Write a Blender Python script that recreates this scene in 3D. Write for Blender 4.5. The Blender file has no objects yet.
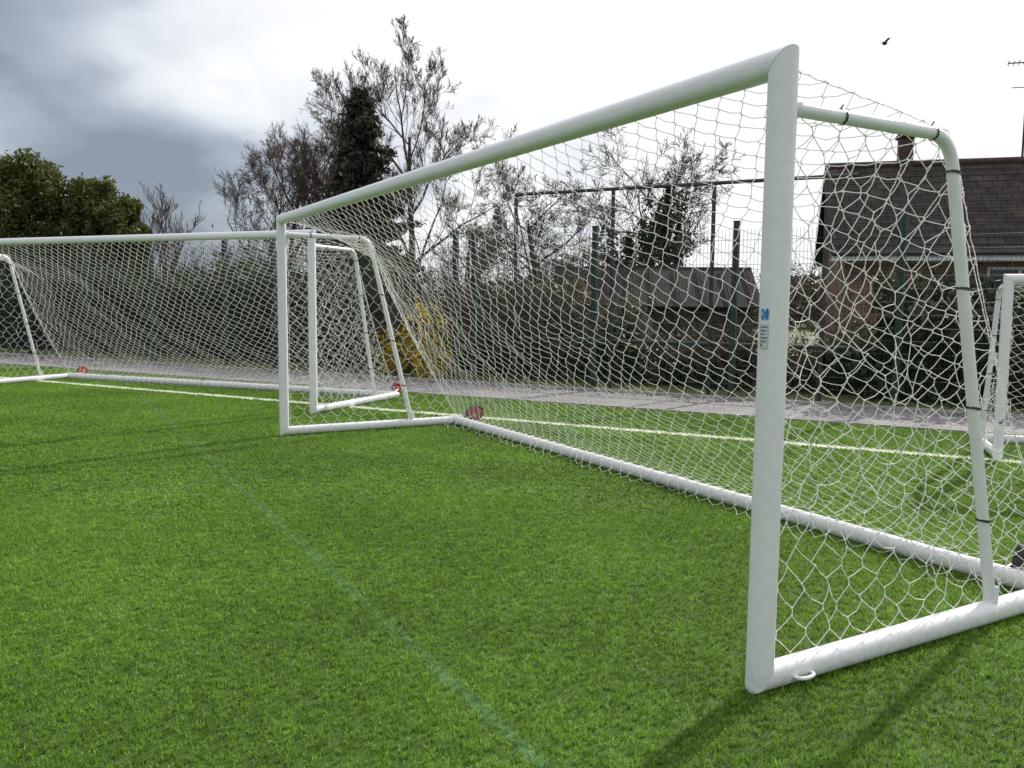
import bpy, math, random
import numpy as np
from mathutils import Vector, Matrix
random.seed(7); rng=np.random.default_rng(7)
SC=bpy.context.scene
COL=SC.collection

# ---------------------------------------------------------------- helpers
def link(o,parent=None):
    COL.objects.link(o)
    if parent is not None: o.parent=parent
    return o
def empty(name,loc=(0,0,0)):
    e=bpy.data.objects.new(name,None); e.location=loc; e.empty_display_size=.2
    return link(e)
def mk(name,V,Fs,mat=None,parent=None,smooth=False,attr=None,mats=None,midx=None):
    """V Nx3, Fs MxK array (constant K) or list of lists"""
    me=bpy.data.meshes.new(name)
    if isinstance(Fs,np.ndarray):
        V=np.asarray(V,dtype=np.float32); M,K=Fs.shape
        me.vertices.add(len(V)); me.vertices.foreach_set("co",V.ravel())
        me.loops.add(M*K); me.loops.foreach_set("vertex_index",Fs.astype(np.int32).ravel())
        me.polygons.add(M)
        me.polygons.foreach_set("loop_start",np.arange(0,M*K,K,dtype=np.int32))
        me.polygons.foreach_set("loop_total",np.full(M,K,dtype=np.int32))
        me.update(calc_edges=True)
    else:
        me.from_pydata([tuple(v) for v in V],[],[tuple(f) for f in Fs]); me.update()
    if smooth:
        me.polygons.foreach_set("use_smooth",np.ones(len(me.polygons),dtype=bool))
    if attr is not None:
        a=me.attributes.new("rnd",'FLOAT','POINT'); a.data.foreach_set("value",np.asarray(attr,dtype=np.float32))
    if mats:
        for m in mats: me.materials.append(m)
        if midx is not None: me.polygons.foreach_set("material_index",np.asarray(midx,dtype=np.int32))
    elif mat: me.materials.append(mat)
    o=bpy.data.objects.new(name,me)
    return link(o,parent)
def tube_arrays(P0,P1,r0,r1,ns=4):
    P0=np.asarray(P0,float);P1=np.asarray(P1,float);n=len(P0)
    r0=np.broadcast_to(np.asarray(r0,float),(n,));r1=np.broadcast_to(np.asarray(r1,float),(n,))
    t=P1-P0;L=np.linalg.norm(t,axis=1,keepdims=True);t=t/np.maximum(L,1e-9)
    ref=np.where(np.abs(t[:,2:3])>.9,np.array([[1.,0,0]]),np.array([[0,0,1.]]))
    u=np.cross(t,ref);u/=np.linalg.norm(u,axis=1,keepdims=True);v=np.cross(t,u)
    a=np.arange(ns)*2*math.pi/ns
    off=u[:,None,:]*np.cos(a)[None,:,None]+v[:,None,:]*np.sin(a)[None,:,None]
    A=P0[:,None,:]+off*r0[:,None,None];B=P1[:,None,:]+off*r1[:,None,None]
    V=np.concatenate([A,B],axis=1).reshape(-1,3)
    base=(np.arange(n)*2*ns)[:,None]
    i=np.arange(ns);j=(i+1)%ns
    q=np.stack([i,j,j+ns,i+ns],axis=1)
    Fs=(base[:,:,None]+q[None,:,:]).reshape(-1,4)
    return V,Fs
def tubes(name,P0,P1,r0,r1,ns,mat,parent=None,smooth=True):
    V,Fs=tube_arrays(P0,P1,r0,r1,ns)
    return mk(name,V,Fs,mat,parent,smooth)
def box_arr(cx,cy,cz,sx,sy,sz):
    V=[(cx+sx*a/2,cy+sy*b/2,cz+sz*c/2) for a in(-1,1) for b in(-1,1) for c in(-1,1)]
    Fs=[(0,1,3,2),(4,6,7,5),(0,4,5,1),(2,3,7,6),(0,2,6,4),(1,5,7,3)]
    return V,Fs
def box(name,c,s,mat,parent=None,bev=0,rot=0):
    V,Fs=box_arr(0,0,0,*s)
    o=mk(name,V,Fs,mat,parent); o.location=c; o.rotation_euler[2]=rot
    if bev:
        b=o.modifiers.new("b",'BEVEL');b.width=bev;b.segments=2
    return o
def sweep(name,pts,ra,rb,mat,parent=None,ns=28,start_n=None,end_n=None,ref=(0,0,1),shrink=0.0,pw=2.0):
    pts=[Vector(p) for p in pts]; n=len(pts)
    T=[(pts[i+1]-pts[i]).normalized() for i in range(n-1)]
    pts[0]=pts[0]+T[0]*shrink; pts[-1]=pts[-1]-T[-1]*shrink
    r=Vector(ref)
    u=(r-T[0]*r.dot(T[0])); 
    if u.length<1e-3:
        r=Vector((1,0,0)); u=(r-T[0]*r.dot(T[0]))
    u.normalize()
    U=[u]
    for k in range(1,n-1):
        q=T[k-1].rotation_difference(T[k]); U.append((q@U[-1]).normalized())
    V=[]
    for k in range(n):
        s=min(max(k-1,0),n-2) if k>0 else 0
        t=T[s];uu=U[s];vv=t.cross(uu)
        if k==0: nn=Vector(start_n) if start_n is not None else t
        elif k==n-1: nn=Vector(end_n) if end_n is not None else t
        else: nn=(T[k-1]+T[k]).normalized()
        for i in range(ns):
            a=2*math.pi*i/ns
            ca,sa=math.cos(a),math.sin(a)
            ca=math.copysign(abs(ca)**(2/pw),ca);sa=math.copysign(abs(sa)**(2/pw),sa)
            o=uu*ra*ca+vv*rb*sa
            lam=-(nn.dot(o))/(nn.dot(t))
            V.append(pts[k]+o+t*lam)
    Fs=[]
    for k in range(n-1):
        for i in range(ns):
            j=(i+1)%ns
            Fs.append((k*ns+i,k*ns+j,(k+1)*ns+j,(k+1)*ns+i))
    Fs.append(tuple(range(ns))[::-1]);Fs.append(tuple((n-1)*ns+i for i in range(ns)))
    o=mk(name,V,Fs,mat,parent)
    me=o.data
    for p in me.polygons: p.use_smooth=len(p.vertices)==4
    for e in me.edges:
        a,b=e.vertices
        if a//ns==b//ns:
            k=a//ns
            if k in(0,n-1): e.use_edge_sharp=True
            elif T[k-1].angle(T[k])>math.radians(40): e.use_edge_sharp=True
    return o

# ---------------------------------------------------------------- materials
def newmat(name):
    m=bpy.data.materials.new(name); m.use_nodes=True
    nt=m.node_tree; b=nt.nodes["Principled BSDF"]
    return m,nt,b
def N(nt,typ,**kw):
    n=nt.nodes.new(typ)
    for k,v in kw.items():
        if hasattr(n,k): setattr(n,k,v)
        else: n.inputs[k].default_value=v
    return n
def ramp(nt,fac,stops):
    r=nt.nodes.new("ShaderNodeValToRGB")
    el=r.color_ramp.elements
    while len(el)<len(stops): el.new(.5)
    for e,(p,c) in zip(el,stops): e.position=p; e.color=(*c,1)
    nt.links.new(fac,r.inputs[0]); return r
def mth(nt,op,a,b=None,c=None,clamp=False):
    n=nt.nodes.new("ShaderNodeMath"); n.operation=op; n.use_clamp=clamp
    for i,x in enumerate((a,b,c)):
        if x is None: continue
        if isinstance(x,(int,float)): n.inputs[i].default_value=x
        else: nt.links.new(x,n.inputs[i])
    return n.outputs[0]
def mixc(nt,fac,a,b):
    n=nt.nodes.new("ShaderNodeMix"); n.data_type='RGBA'
    for s,x in ((0,fac),(6,a),(7,b)):
        if isinstance(x,(int,float)): n.inputs[s].default_value=x
        elif isinstance(x,tuple): n.inputs[s].default_value=(*x,1)
        else: nt.links.new(x,n.inputs[s])
    return n.outputs[2]
def noisy(name,c1,c2,scale=5,rough=.8,bump=0,detail=6,metal=0,bscale=None,lo=.35,hi=.65):
    m,nt,b=newmat(name)
    g=N(nt,"ShaderNodeNewGeometry")
    t=N(nt,"ShaderNodeTexNoise",Scale=scale,Detail=detail)
    nt.links.new(g.outputs["Position"],t.inputs["Vector"])
    r=ramp(nt,t.outputs[0],[(lo,c1),(hi,c2)])
    nt.links.new(r.outputs[0],b.inputs["Base Color"])
    b.inputs["Roughness"].default_value=rough; b.inputs["Metallic"].default_value=metal
    if bump:
        t2=N(nt,"ShaderNodeTexNoise",Scale=bscale or scale*4,Detail=4)
        nt.links.new(g.outputs["Position"],t2.inputs["Vector"])
        bp=N(nt,"ShaderNodeBump",Strength=bump,Distance=.02)
        nt.links.new(t2.outputs[0],bp.inputs["Height"]); nt.links.new(bp.outputs[0],b.inputs["Normal"])
    return m
def leafmat(name,c1,c2,trans=.3,scale=1.2):
    m,nt,b=newmat(name)
    a=N(nt,"ShaderNodeAttribute",attribute_name="rnd")
    g=N(nt,"ShaderNodeNewGeometry")
    t=N(nt,"ShaderNodeTexNoise",Scale=scale,Detail=3)
    nt.links.new(g.outputs["Position"],t.inputs["Vector"])
    f=mth(nt,'ADD',mth(nt,'MULTIPLY',a.outputs["Fac"],.5),mth(nt,'MULTIPLY_ADD',t.outputs[0],1.6,-.55),clamp=True)
    r=ramp(nt,f,[(0,c1),(1,c2)])
    nt.links.new(r.outputs[0],b.inputs["Base Color"]); b.inputs["Roughness"].default_value=.6
    tr=N(nt,"ShaderNodeBsdfTranslucent"); nt.links.new(r.outputs[0],tr.inputs[0])
    mx=N(nt,"ShaderNodeMixShader"); mx.inputs[0].default_value=trans
    nt.links.new(b.outputs[0],mx.inputs[1]);nt.links.new(tr.outputs[0],mx.inputs[2])
    nt.links.new(mx.outputs[0],nt.nodes["Material Output"].inputs[0])
    return m

NRM=np.array([.47,.8827]); DIR=np.array([.8827,-.47])   # pitch edge frame (across / along)
def cs(c,s): return NRM*c+DIR*s

M_white=noisy("white_paint",(.70,.72,.72),(.82,.83,.82),scale=9,rough=.38,lo=.3,hi=.6)
def paint():
    m,nt,b=newmat("goal_white_powdercoat")
    g=N(nt,"ShaderNodeNewGeometry")
    t=N(nt,"ShaderNodeTexNoise",Scale=14,Detail=8,Roughness=.7); nt.links.new(g.outputs["Position"],t.inputs["Vector"])
    r=ramp(nt,t.outputs[0],[(.35,(.74,.74,.78)),(.6,(.80,.795,.83))])
    sx=N(nt,"ShaderNodeSeparateXYZ"); nt.links.new(g.outputs["Position"],sx.inputs[0])
    t2=N(nt,"ShaderNodeTexNoise",Scale=30,Detail=6); nt.links.new(g.outputs["Position"],t2.inputs["Vector"])
    low=mth(nt,'MULTIPLY',mth(nt,'SUBTRACT',1.0,mth(nt,'MULTIPLY',sx.outputs[2],7.0),clamp=True),mth(nt,'MULTIPLY_ADD',t2.outputs[0],3.0,-1.1,clamp=True),clamp=True)
    c=mixc(nt,mth(nt,'MULTIPLY',low,.5),r.outputs[0],(.32,.36,.25))
    nt.links.new(c,b.inputs["Base Color"]); b.inputs["Roughness"].default_value=.33
    return m
M_goal=paint()
M_joint=noisy("plastic_corner",(.55,.57,.57),(.66,.67,.67),scale=20,rough=.5)
M_black=noisy("black_plastic",(.012,.012,.013),(.03,.03,.03),scale=20,rough=.45)
M_rubber=noisy("black_rubber",(.015,.015,.016),(.035,.034,.033),scale=20,rough=.8)
M_red=noisy("red_plastic",(.34,.010,.016),(.46,.018,.026),scale=12,rough=.5)
M_blue=noisy("blue_strap",(.02,.06,.3),(.04,.10,.42),scale=12,rough=.6)
M_steel=noisy("galvanised_steel",(.35,.36,.37),(.5,.51,.52),scale=30,rough=.4,metal=.7)
def twine():
    m,nt,b=newmat("white_twine")
    b.inputs["Base Color"].default_value=(.88,.88,.86,1); b.inputs["Roughness"].default_value=.7
    tr=N(nt,"ShaderNodeBsdfTranslucent"); tr.inputs[0].default_value=(.88,.88,.86,1)
    mx=N(nt,"ShaderNodeMixShader"); mx.inputs[0].default_value=.38
    nt.links.new(b.outputs[0],mx.inputs[1]);nt.links.new(tr.outputs[0],mx.inputs[2])
    nt.links.new(mx.outputs[0],nt.nodes["Material Output"].inputs[0])
    return m
M_twine=twine()

# ---------------------------------------------------------------- camera
f,th,ro,h=844.45,.0952,.0103,1.5693
Fv=Vector((0,math.cos(th),-math.sin(th)));U0=Vector((0,math.sin(th),math.cos(th)));R0=Vector((1,0,0))
Rv=R0*math.cos(ro)+U0*math.sin(ro);Uv=-R0*math.sin(ro)+U0*math.cos(ro)
cd=bpy.data.cameras.new("camera");co=bpy.data.objects.new("camera",cd);link(co)
cd.sensor_width=36;cd.lens=f/1024*36;cd.clip_end=2000;cd.clip_start=.05
M=Matrix((Rv,Uv,-Fv)).transposed().to_4x4();M.translation=Vector((0,0,h));co.matrix_world=M
SC.camera=co

# ---------------------------------------------------------------- light / sky
SUNV=Vector((.655*math.cos(math.radians(33)),.756*math.cos(math.radians(33)),math.sin(math.radians(33)))).normalized()
sd=bpy.data.lights.new("sun",'SUN');sd.energy=5.0;sd.angle=math.radians(.6);sd.color=(1,.95,.86)
so=bpy.data.objects.new("sun",sd);link(so);so.rotation_euler=SUNV.to_track_quat('Z','Y').to_euler();so.location=(20,20,20)
w=bpy.data.worlds.new("World");SC.world=w;w.use_nodes=True
nt=w.node_tree;bg=nt.nodes["Background"]
sky=N(nt,"ShaderNodeTexSky");sky.sky_type='NISHITA';sky.sun_disc=False
sky.sun_elevation=math.radians(33);sky.sun_rotation=math.atan2(.655,.756);sky.altitude=50;sky.dust_density=2
tc=N(nt,"ShaderNodeTexCoord")
nv=N(nt,"ShaderNodeVectorMath",operation='NORMALIZE');nt.links.new(tc.outputs["Generated"],nv.inputs[0])
dt=N(nt,"ShaderNodeVectorMath",operation='DOT_PRODUCT');nt.links.new(nv.outputs[0],dt.inputs[0]);dt.inputs[1].default_value=SUNV
sx=N(nt,"ShaderNodeSeparateXYZ");nt.links.new(nv.outputs[0],sx.inputs[0])
zz=mth(nt,'ADD',mth(nt,'MAXIMUM',sx.outputs[2],0.0),.42)
cb=N(nt,"ShaderNodeCombineXYZ");nt.links.new(mth(nt,'DIVIDE',sx.outputs[0],zz),cb.inputs[0]);nt.links.new(mth(nt,'DIVIDE',sx.outputs[1],zz),cb.inputs[1]);cb.inputs[2].default_value=5.1
n1=N(nt,"ShaderNodeTexNoise",Scale=1.5,Detail=7,Roughness=.42,Distortion=.1);nt.links.new(cb.outputs[0],n1.inputs["Vector"])
n2=N(nt,"ShaderNodeTexNoise",Scale=4.2,Detail=7,Roughness=.5);nt.links.new(cb.outputs[0],n2.inputs["Vector"])
sunw=N(nt,"ShaderNodeMapRange",interpolation_type='SMOOTHSTEP');nt.links.new(dt.outputs["Value"],sunw.inputs[0])
sunw.inputs[1].default_value=.36;sunw.inputs[2].default_value=.72
fa=mth(nt,'ADD',mth(nt,'MULTIPLY',sunw.outputs[0],.95),mth(nt,'MULTIPLY_ADD',n1.outputs[0],3.7,-1.40))
# cloud base is darker low down, brighter overhead
fa=mth(nt,'ADD',fa,mth(nt,'MULTIPLY_ADD',sx.outputs[2],1.5,-.28))
fa=mth(nt,'ADD',fa,mth(nt,'MULTIPLY_ADD',n2.outputs[0],1.0,-.5),clamp=True)
cr=ramp(nt,fa,[(0,(.28,.33,.41)),(.3,(.44,.50,.59)),(.6,(.78,.83,.90)),(1,(1.04,1.05,1.07))])
skm=N(nt,"ShaderNodeVectorMath",operation='SCALE');nt.links.new(sky.outputs[0],skm.inputs[0]);skm.inputs[3].default_value=.10
gap=N(nt,"ShaderNodeMapRange",interpolation_type='SMOOTHSTEP');nt.links.new(n2.outputs[0],gap.inputs[0]);gap.inputs[1].default_value=.48;gap.inputs[2].default_value=.66;gap.inputs[4].default_value=.45
out=mixc(nt,gap.outputs[0],cr.outputs[0],skm.outputs[0])
out=mixc(nt,mth(nt,'MULTIPLY',sunw.outputs[0],.95),out,cr.outputs[0])
nt.links.new(out,bg.inputs[0]);bg.inputs[1].default_value=1.0
SC.view_settings.view_transform='Standard';SC.view_settings.look='None';SC.view_settings.exposure=0

# ---------------------------------------------------------------- ground
M_ground=noisy("rough_grass_ground",(.07,.085,.03),(.14,.17,.05),scale=1.3,rough=.95,bump=.6,bscale=25)
g=mk("ground",[(-400,-400,-.008),(400,-400,-.008),(400,400,-.008),(-400,400,-.008)],[(0,1,2,3)],M_ground)

def turfmat(name,blade):
    m,nt,b=newmat(name)
    g=N(nt,"ShaderNodeNewGeometry")
    sx=N(nt,"ShaderNodeSeparateXYZ");nt.links.new(g.outputs["Position"],sx.inputs[0])
    X,Y=sx.outputs[0],sx.outputs[1]
    big=N(nt,"ShaderNodeTexNoise",Scale=.55,Detail=4,Roughness=.55);nt.links.new(g.outputs["Position"],big.inputs["Vector"])
    mid=N(nt,"ShaderNodeTexNoise",Scale=9,Detail=6,Roughness=.65);nt.links.new(g.outputs["Position"],mid.inputs["Vector"])
    f1=mth(nt,'ADD',mth(nt,'MULTIPLY_ADD',big.outputs[0],.9,-.27),mth(nt,'MULTIPLY_ADD',mid.outputs[0],1.0,-.5))
    if blade:
        a=N(nt,"ShaderNodeAttribute",attribute_name="rnd")
        f1=mth(nt,'ADD',f1,mth(nt,'MULTIPLY_ADD',a.outputs["Fac"],1.15,-.32),clamp=True)
        r=ramp(nt,f1,[(0,(.065,.135,.013)),(.45,(.17,.325,.026)),(.85,(.29,.49,.052)),(1,(.42,.62,.14))])
    else:
        fine=N(nt,"ShaderNodeTexNoise",Scale=120,Detail=4);nt.links.new(g.outputs["Position"],fine.inputs["Vector"])
        f1=mth(nt,'ADD',f1,mth(nt,'MULTIPLY_ADD',fine.outputs[0],1.0,-.5),clamp=True)
        r=ramp(nt,f1,[(0,(.035,.072,.009)),(.5,(.07,.14,.014)),(1,(.12,.23,.025))])
    def band(nx,ny,c,half,soft,wob):
        d=mth(nt,'ADD',mth(nt,'MULTIPLY',X,nx),mth(nt,'MULTIPLY',Y,ny))
        d=mth(nt,'ADD',d,mth(nt,'MULTIPLY_ADD',mid.outputs[0],wob,-wob/2))
        d=mth(nt,'ABSOLUTE',mth(nt,'SUBTRACT',d,c))
        k=N(nt,"ShaderNodeMapRange");nt.links.new(d,k.inputs[0])
        k.inputs[1].default_value=half-soft;k.inputs[2].default_value=half+soft;k.inputs[3].default_value=1;k.inputs[4].default_value=0
        return k.outputs[0]
    wl=band(.466,.8848,9.98,.07,.008,.02)
    col=mixc(nt,mth(nt,'MULTIPLY',wl,.93),r.outputs[0],(.84,.86,.78))
    tl=band(.871,.4913,1.45,.03,.016,.03)
    col=mixc(nt,mth(nt,'MULTIPLY',tl,mth(nt,'MULTIPLY_ADD',big.outputs[0],.6,-.14,clamp=True)),col,(.16,.36,.27))
    nt.links.new(col,b.inputs["Base Color"]);b.inputs["Roughness"].default_value=.45 if blade else .9
    b.inputs["Specular IOR Level"].default_value=.32
    if blade:
        tr=N(nt,"ShaderNodeBsdfTranslucent");nt.links.new(col,tr.inputs[0])
        mx=N(nt,"ShaderNodeMixShader");mx.inputs[0].default_value=.36
        nt.links.new(b.outputs[0],mx.inputs[1]);nt.links.new(tr.outputs[0],mx.inputs[2])
        nt.links.new(mx.outputs[0],nt.nodes["Material Output"].inputs[0])
    return m
M_turf=turfmat("turf_backing",False);M_blade=turfmat("turf_blades",True)
q=[cs(-60,-70),cs(-60,60),cs(12,60),cs(12,-70)]
turf=mk("artificial_turf",[(p[0],p[1],0.0) for p in q],[(0,1,2,3)],M_turf)
def tile(name,n,wd,ln):
    x=rng.uniform(-.5,.5,n);y=rng.uniform(-.5,.5,n)
    nt_=n//8
    k=rng.integers(0,nt_,n);tx=rng.uniform(-.5,.5,nt_);ty=rng.uniform(-.5,.5,nt_)
    cl=rng.random(n)<.75
    x=np.where(cl,tx[k]+rng.normal(0,.0042,n),x);y=np.where(cl,ty[k]+rng.normal(0,.0042,n),y)
    a=rng.uniform(0,2*math.pi,n);lean=rng.uniform(.1,1.25,n);L=ln*rng.uniform(.55,1.2,n)
    ux,uy=np.cos(a),np.sin(a);b=a+rng.normal(math.pi/2,.6,n);wx,wy=np.cos(b),np.sin(b)
    W2=wd*rng.uniform(.7,1.2,n)/2
    B=np.stack([x,y,np.zeros(n)],1);wv=np.stack([wx,wy,np.zeros(n)],1)*W2[:,None]
    m1=B+np.stack([ux*np.sin(lean*.5)*L*.55,uy*np.sin(lean*.5)*L*.55,np.cos(lean*.5)*L*.55],1)
    l2=lean*1.35
    tp=m1+np.stack([ux*np.sin(l2)*L*.5,uy*np.sin(l2)*L*.5,np.maximum(np.cos(l2),-.1)*L*.5],1)
    V=np.stack([B-wv,B+wv,m1+wv*.9,m1-wv*.9,tp-wv*.25,tp+wv*.25],1).reshape(-1,3)
    base=(np.arange(n)*6)[:,None]
    Fs=np.concatenate([base+np.array([[0,1,2,3]]),base+np.array([[3,2,5,4]])],1).reshape(-1,4)
    tr_=rng.random(nt_)
    at=np.repeat(np.clip(.55*rng.random(n)+.45*tr_[k],0,1),6)
    me_o=mk(name,V,Fs,M_blade,turf,False,at)
    me=me_o.data;bpy.data.objects.remove(me_o);return me
near=[tile("turf_tuft_dense",20000,.0029,.020) for _ in range(3)]
far=[tile("turf_tuft",7500,.0055,.021) for _ in range(2)]
cnt=0
for ci in range(-10,12):
    for si in range(-26,22):
        p=cs(ci+.5,si+.5);x,y=p
        if y<.6 or abs(x)>.66*y+1.6: continue
        if y>19: continue
        me=random.choice(near if y<6.5 else far)
        o=bpy.data.objects.new("turf_patch",me);link(o,turf);o.location=(x,y,.001)
        o.rotation_euler[2]=math.atan2(DIR[1],DIR[0])+random.randint(0,3)*math.pi/2;cnt+=1
# path
def asphalt():
    m,nt,b=newmat("tarmac")
    g=N(nt,"ShaderNodeNewGeometry")
    v=N(nt,"ShaderNodeTexVoronoi",Scale=90);nt.links.new(g.outputs["Position"],v.inputs["Vector"])
    t=N(nt,"ShaderNodeTexNoise",Scale=1.5,Detail=6);nt.links.new(g.outputs["Position"],t.inputs["Vector"])
    r1=ramp(nt,v.outputs["Color"],[(0,(.14,.132,.14)),(1,(.33,.31,.328))])
    r2=ramp(nt,t.outputs[0],[(.3,(.75,.75,.75)),(.7,(1.1,1.1,1.1))])
    mx=N(nt,"ShaderNodeMix",data_type='RGBA',blend_type='MULTIPLY');mx.inputs[0].default_value=1
    nt.links.new(r1.outputs[0],mx.inputs[6]);nt.links.new(r2.outputs[0],mx.inputs[7])
    nt.links.new(mx.outputs[2],b.inputs["Base Color"]);b.inputs["Roughness"].default_value=.8
    bp=N(nt,"ShaderNodeBump",Strength=.5,Distance=.01);nt.links.new(v.outputs[0],bp.inputs["Height"]);nt.links.new(bp.outputs[0],b.inputs["Normal"])
    return m
q=[cs(12.06,-70),cs(12.06,60),cs(14.1,60),cs(14.1,-70)]
mk("tarmac_path",[(p[0],p[1],.004) for p in q],[(0,1,2,3)],asphalt())
ang=math.atan2(DIR[1],DIR[0])
M_conc=noisy("concrete",(.25,.245,.23),(.38,.37,.35),scale=6,rough=.9,bump=.3)
p=cs(12.03,-5);box("path_edging",(p[0],p[1],.005),(130,.05,.05),M_conc,rot=ang)
p=cs(14.13,-5);e2=box("path_edging",(p[0],p[1],.02),(130,.05,.07),M_conc,rot=ang)

# ---------------------------------------------------------------- goals
def hexnet(nu,nv,fn,mask=None,am=.42):
    k=np.arange(nu+1);j=np.arange(nv+1)
    K,J=np.meshgrid(k,j)
    sg=np.where((K+J)%2==0,1.,-1.)
    Uc=K/nu;Vc=(J+sg*am)/nv
    Uc=np.clip(Uc,0,1);Vc=np.clip(Vc,0,1)
    P=fn(Uc.ravel(),Vc.ravel())
    idx=(J*(nu+1)+K)
    e=[np.stack([idx[:,:-1].ravel(),idx[:,1:].ravel()],1)]
    m=(sg[:-1,:]>0)
    e.append(np.stack([idx[:-1][m],idx[1:][m]],1))
    E=np.concatenate(e)
    if mask is not None:
        ok=mask(P,Uc.ravel(),Vc.ravel());E=E[ok[E[:,0]]&ok[E[:,1]]]
    return P,E
def lowf(a,b,seed):
    r=np.random.default_rng(seed);o=np.zeros_like(a)
    for i in range(7):
        fa,fb=r.uniform(-5,5,2)*(1+i*.5);o+=np.sin(a*fa+b*fb+r.uniform(0,6.28))/(1+i*.5)
    return o/2.2
def build_goal(name,org,a,W,H,D,tb,sup,ptube=.055,seed=1,cell=.145,zb=2.33,sag=.85,twr=.0024):
    g=empty(name)
    d=np.array([-math.sin(a),math.cos(a),0]);b=np.array([math.cos(a),math.sin(a),0]);up=np.array([0,0,1.]);O=np.array([org[0],org[1],0.])
    jr=np.random.default_rng(seed+100)
    def G(s,t,z): return O+d*s+b*t+up*z
    zt=H-ptube;zc=ptube
    mp=.0016
    sweep("crossbar",[G(0,0,zt),G(W,0,zt)],ptube,ptube*.96,M_goal,g,start_n=(d+up),end_n=(d-up),shrink=mp,pw=2.3)
    sweep("side_frame_1",[G(0,0,zt),G(0,0,zc),G(0,D,zc)],ptube,ptube*.96,M_goal,g,ref=tuple(d),start_n=(-up-d),end_n=(b+d)*1.0,shrink=mp,pw=2.3)
    sweep("side_frame_2",[G(W,0,zt),G(W,0,zc),G(W,D,zc)],ptube,ptube*.96,M_goal,g,ref=tuple(d),start_n=(-up+d),end_n=(b-d),shrink=mp,pw=2.3)
    sweep("ground_bar",[G(0,D,zc),G(W,D,zc)],ptube,ptube*.96,M_goal,g,start_n=(d+b),end_n=(d-b),shrink=mp,pw=2.3)
    for e in (0,W):
        r=.14;P=[G(e,ptube*.9,zb)]
        A=np.array([tb,zb]);leg=np.array([sup-tb,ptube*1.6-zb]);leg/=np.linalg.norm(leg)
        p0=A-np.array([1,0])*r;p2=A+leg*r
        for t in np.linspace(0,1,9):
            q=(1-t)**2*p0+2*t*(1-t)*A+t*t*p2;P.append(G(e,q[0],q[1]))
        P.append(G(e,sup,ptube*1.5))
        sweep("net_support",P,.028,.028,M_goal,g,ns=16,ref=tuple(d))
        V,Fs=tube_arrays([G(e,sup-.005,ptube*1.7)],[G(e,sup+.005,ptube*1.7+.09)],.035,.033,16);mk("support_socket",V,Fs,M_goal,g,True)
        V,Fs=tube_arrays([G(e,ptube*.8,zb)],[G(e,ptube*.8+.03,zb)],.04,.04,16);mk("support_collar",V,Fs,M_goal,g,True)
    segs0=[];segs1=[]
    def addnet(P,E): segs0.append(P[E[:,0]]);segs1.append(P[E[:,1]])
    Lp=tb+math.hypot(D-tb,zb)+.25
    nu=int(W/(cell*.5));nv=int(Lp/(cell*.56))
    def back(U,V,j=1.0):
        x=2*U-1;m=np.clip(1-x*x,0,1)**.62*sag
        t=np.clip(V/.94,0,1)
        kb=tb/(Lp-.25)
        t1=np.clip(t/kb,0,1);t2=np.clip((t-kb)/(1-kb),0,1)
        eb=np.where(t<kb,.05+(tb-.05)*t1,tb+.02+(D-tb)*t2-.10*np.sin(math.pi*t2)*.7)
        ez=np.where(t<kb,(H-.07)+(zb+.02-(H-.07))*t1,(zb+.02)+(.12-zb-.02)*t2-.05*np.sin(math.pi*t2))
        cx,cz=D*.50,H*.36
        mb=(1-t)**2*.05+2*t*(1-t)*cx+t*t*(D+.02);mz=(1-t)**2*(H-.07)+2*t*(1-t)*cz+t*t*.12
        bb=eb*(1-m)+mb*m;z=ez*(1-m)+mz*m
        pin=np.sin(math.pi*np.clip(V,0,1))*np.clip(np.sin(math.pi*U)*5,0,1)
        z=z+lowf(U*W*1.3,V*4,seed)*.035*pin+jr.normal(0,.0035,len(U))*pin*j
        bb=bb+lowf(U*W*1.1,V*5,seed+3)*.04*pin+jr.normal(0,.0035,len(U))*pin*j
        k=np.clip((V-.94)/.06,0,1)
        bb=np.where(k>0,(D+.02)-k*(.20+.07*lowf(U*W*2,U*0,seed+5)),bb)
        z=np.where(k>0,np.where(k<.5,.125,.125-(k-.5)*2*.115),z)
        s=U*W+(lowf(U*W*1.7,V*4,seed+9)*.03+jr.normal(0,.0035,len(U))*j)*np.clip(np.sin(math.pi*U)*4,0,1)
        P=O[None,:]+d[None,:]*s[:,None]+b[None,:]*bb[:,None]+up[None,:]*np.maximum(z,.012)[:,None]
        return P
    P,E=hexnet(nu,nv,back);addnet(P,E)
    for ue in (0.,1.):
        tv=np.linspace(0,.94,40);P=back(np.full(40,ue),tv,0);segs0.append(P[:-1]);segs1.append(P[1:])
    for si,e in enumerate((0,W)):
        inw=1 if e==0 else -1
        cz_=cell*1.08
        nz=int(zb/(cz_*.64));nb=int(D/(cz_*.52))
        def side(U,V,e=e,inw=inw,si=si):
            z=V*(zb-.05)+.04
            bb=ptube+ (D*U)*.985
            edge=np.sin(math.pi*np.clip(V,0,1))
            sgx=lowf(U*6,V*6,seed+20+si)*.05;sgz=lowf(U*6,V*6,seed+30+si)*.05
            bb=bb+sgx*np.clip(U*6,0,1)*np.clip(edge*3,0,1)+jr.normal(0,.0055,len(U))*np.clip(U*10,0,1)
            z=z+sgz*edge-.08*np.sin(math.pi*U)*edge+jr.normal(0,.0055,len(U))*np.clip(edge*3,0,1)
            off=(.035+.07*edge*(1+lowf(U*4,V*4,seed+40+si))*.7)*inw
            return O[None,:]+d[None,:]*(e+off)[:,None]+b[None,:]*bb[:,None]+up[None,:]*z[:,None]
        def mask(P,U,V):
            rel=P-O[None,:];bb=rel@b;z=rel[:,2]
            return bb<tb+(D-tb)*(1-np.clip(z/zb,0,1))+.05
        P,E=hexnet(nb,nz,side,mask,am=.34);addnet(P,E)
        tt=np.linspace(0,1,24)
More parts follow.
